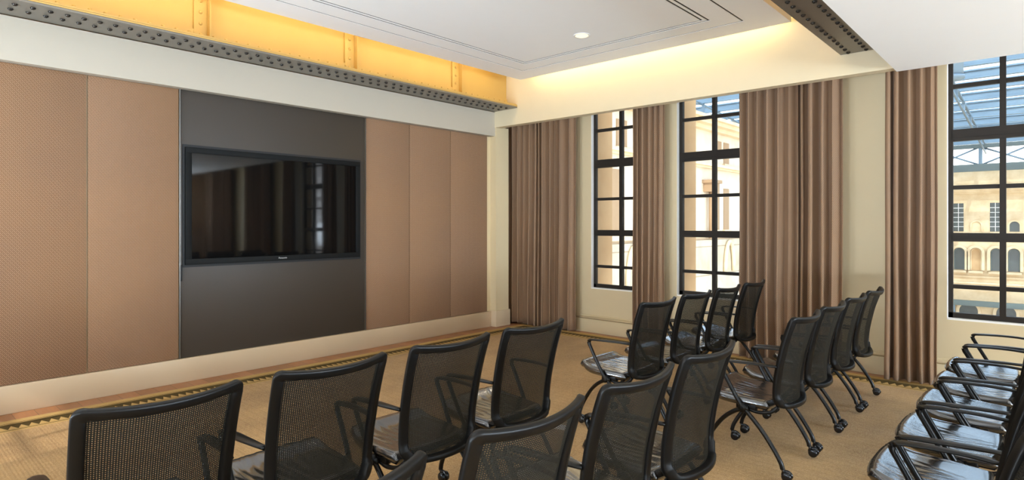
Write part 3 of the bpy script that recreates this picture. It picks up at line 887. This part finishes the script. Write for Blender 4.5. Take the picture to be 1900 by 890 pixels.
# glass roof on steel
def zr(y): return 6.1 + (YF - y) * .072
rf = thing('glass_roof', 'sloping glass roof on blue grey steel beams above the court', 'roof', (0, YF, 8.0))
gl = MB(); gl.add([(-40, 0, .3), (45, 0, .3), (45, -50, 3.9), (-40, -50, 3.9), (-40, 0, .33), (45, 0, .33), (45, -50, 3.93), (-40, -50, 3.93)],
       [(0, 1, 2, 3), (7, 6, 5, 4), (0, 4, 5, 1), (1, 5, 6, 2), (2, 6, 7, 3), (3, 7, 4, 0)])
gl.build('glazing', M['roofglass'], rf)
for k in range(19):
    y = -1.5 - k * 2.4; z = -y * .072
    p = MB().box(-40, 45, y - .14, y + .14, z - .02, z + .06).box(-40, 45, y - .02, y + .02, z - .38, z).box(-40, 45, y - .14, y + .14, z - .42, z - .36)
    p.build('purlin', M['steel'], rf)
for k in range(12):
    x = -36 + k * 6.4
    p = MB(); 
    for zz, hh in ((-.5, .09), (-1.05, .07)):
        p.sweep([(x, -.5, zz + .04), (x, -49, zz + 49 * .072)], (hh, hh * .8), 4, rot=PI / 4)
    for j in range(13):
        y = -1.5 - j * 3.6; z = -y * .072
        p.box(x - .07, x + .07, y - .07, y + .07, z - 1.05, z - .4)
        if j < 12: p.sweep([(x, y, z - .5), (x, y - 3.6, z + .259 - 1.05)], .035, 5)
    p.build('rafter', M['steel'], rf)
tr = thing('roof_truss', 'dark steel lattice girder along the top of the sandstone building', 'girder', (0, YF - 2.5, 5.5))
MB().box(-30, 45, -.15, .15, 0, .55).build('bottom_chord', M['steeldark'], tr)
MB().box(-30, 45, -.15, .15, 1.75, 2.05).build('top_chord', M['steeldark'], tr)
for k in range(22):
    x = -29 + k * 3.1
    MB().box(x - .12, x + .12, -.1, .1, .5, 1.8).sweep([(x + .1, .0, .5), (x + 3.0, .0, 1.8)], .07, 5).sweep([(x + .1, .05, 1.8), (x + 3.0, .05, .5)], .07, 5).build('lattice_bay', M['steel'], tr)
rl = thing('walkway_railing', 'grey green steel walkway beam with glass rail low across the sandstone facade', 'walkway', (0, YF - .5, -4.95))
MB().box(-9.2, 45, -.2, .05, 0, .42).build('edge_beam', M['steeldark'], rl)
MB().box(-9.2, 45, -.1, .05, -1.0, -.8).build('lower_rail', M['steeldark'], rl)
for k in range(18): MB().box(-9 + k * 3 - .06, -9 + k * 3 + .06, -.06, .06, -1, .0).build('post', M['steel'], rl)
dc = thing('ventilation_duct', 'pale blue ventilation duct under the glass roof, top left of the right window', 'duct', (-2.78, 26, 7.55))
MB().lathe([(.42, -.9), (.42, 2.4), (.4, 2.5)], 24).build('duct_body', M['steel'], dc)
MB().lathe([(.46, -.95), (.46, -.85)], 24).build('duct_rim', M['steel'], dc)

# ---------------------------------------------------------------- daylight
wd = bpy.data.worlds.new('sky'); SC.world = wd; wd.use_nodes = True
nt = wd.node_tree; bg = nt.nodes['Background']
tc = nt.nodes.new('ShaderNodeTexCoord'); sp = nt.nodes.new('ShaderNodeSeparateXYZ'); nt.links.new(tc.outputs['Generated'], sp.inputs[0])
rm = nt.nodes.new('ShaderNodeValToRGB'); nt.links.new(sp.outputs[2], rm.inputs[0])
rm.color_ramp.elements[0].position = .0; rm.color_ramp.elements[0].color = (.95, .97, 1, 1)
rm.color_ramp.elements[1].position = .6; rm.color_ramp.elements[1].color = (.74, .86, 1, 1)
nt.links.new(rm.outputs[0], bg.inputs[0]); bg.inputs[1].default_value = 4.3
sun = bpy.data.lights.new('sun', 'SUN'); sun.energy = 2.6; sun.angle = math.radians(.6); sun.color = (1, .94, .82)
so = bpy.data.objects.new('sun', sun); C.objects.link(so)
so.rotation_euler = Vector((-.14, .8, -.58)).to_track_quat('-Z', 'Y').to_euler()

SC.view_settings.view_transform = 'Standard'; SC.view_settings.look = 'None'; SC.view_settings.gamma = 1; SC.view_settings.use_curve_mapping = False
SC.view_settings.exposure = 0.12
cy = SC.cycles
cy.max_bounces = 10; cy.diffuse_bounces = 6; cy.glossy_bounces = 4; cy.transparent_max_bounces = 16; cy.transmission_bounces = 4
cy.sample_clamp_indirect = 6; cy.caustics_reflective = False; cy.caustics_refractive = False
cy.use_denoising = True
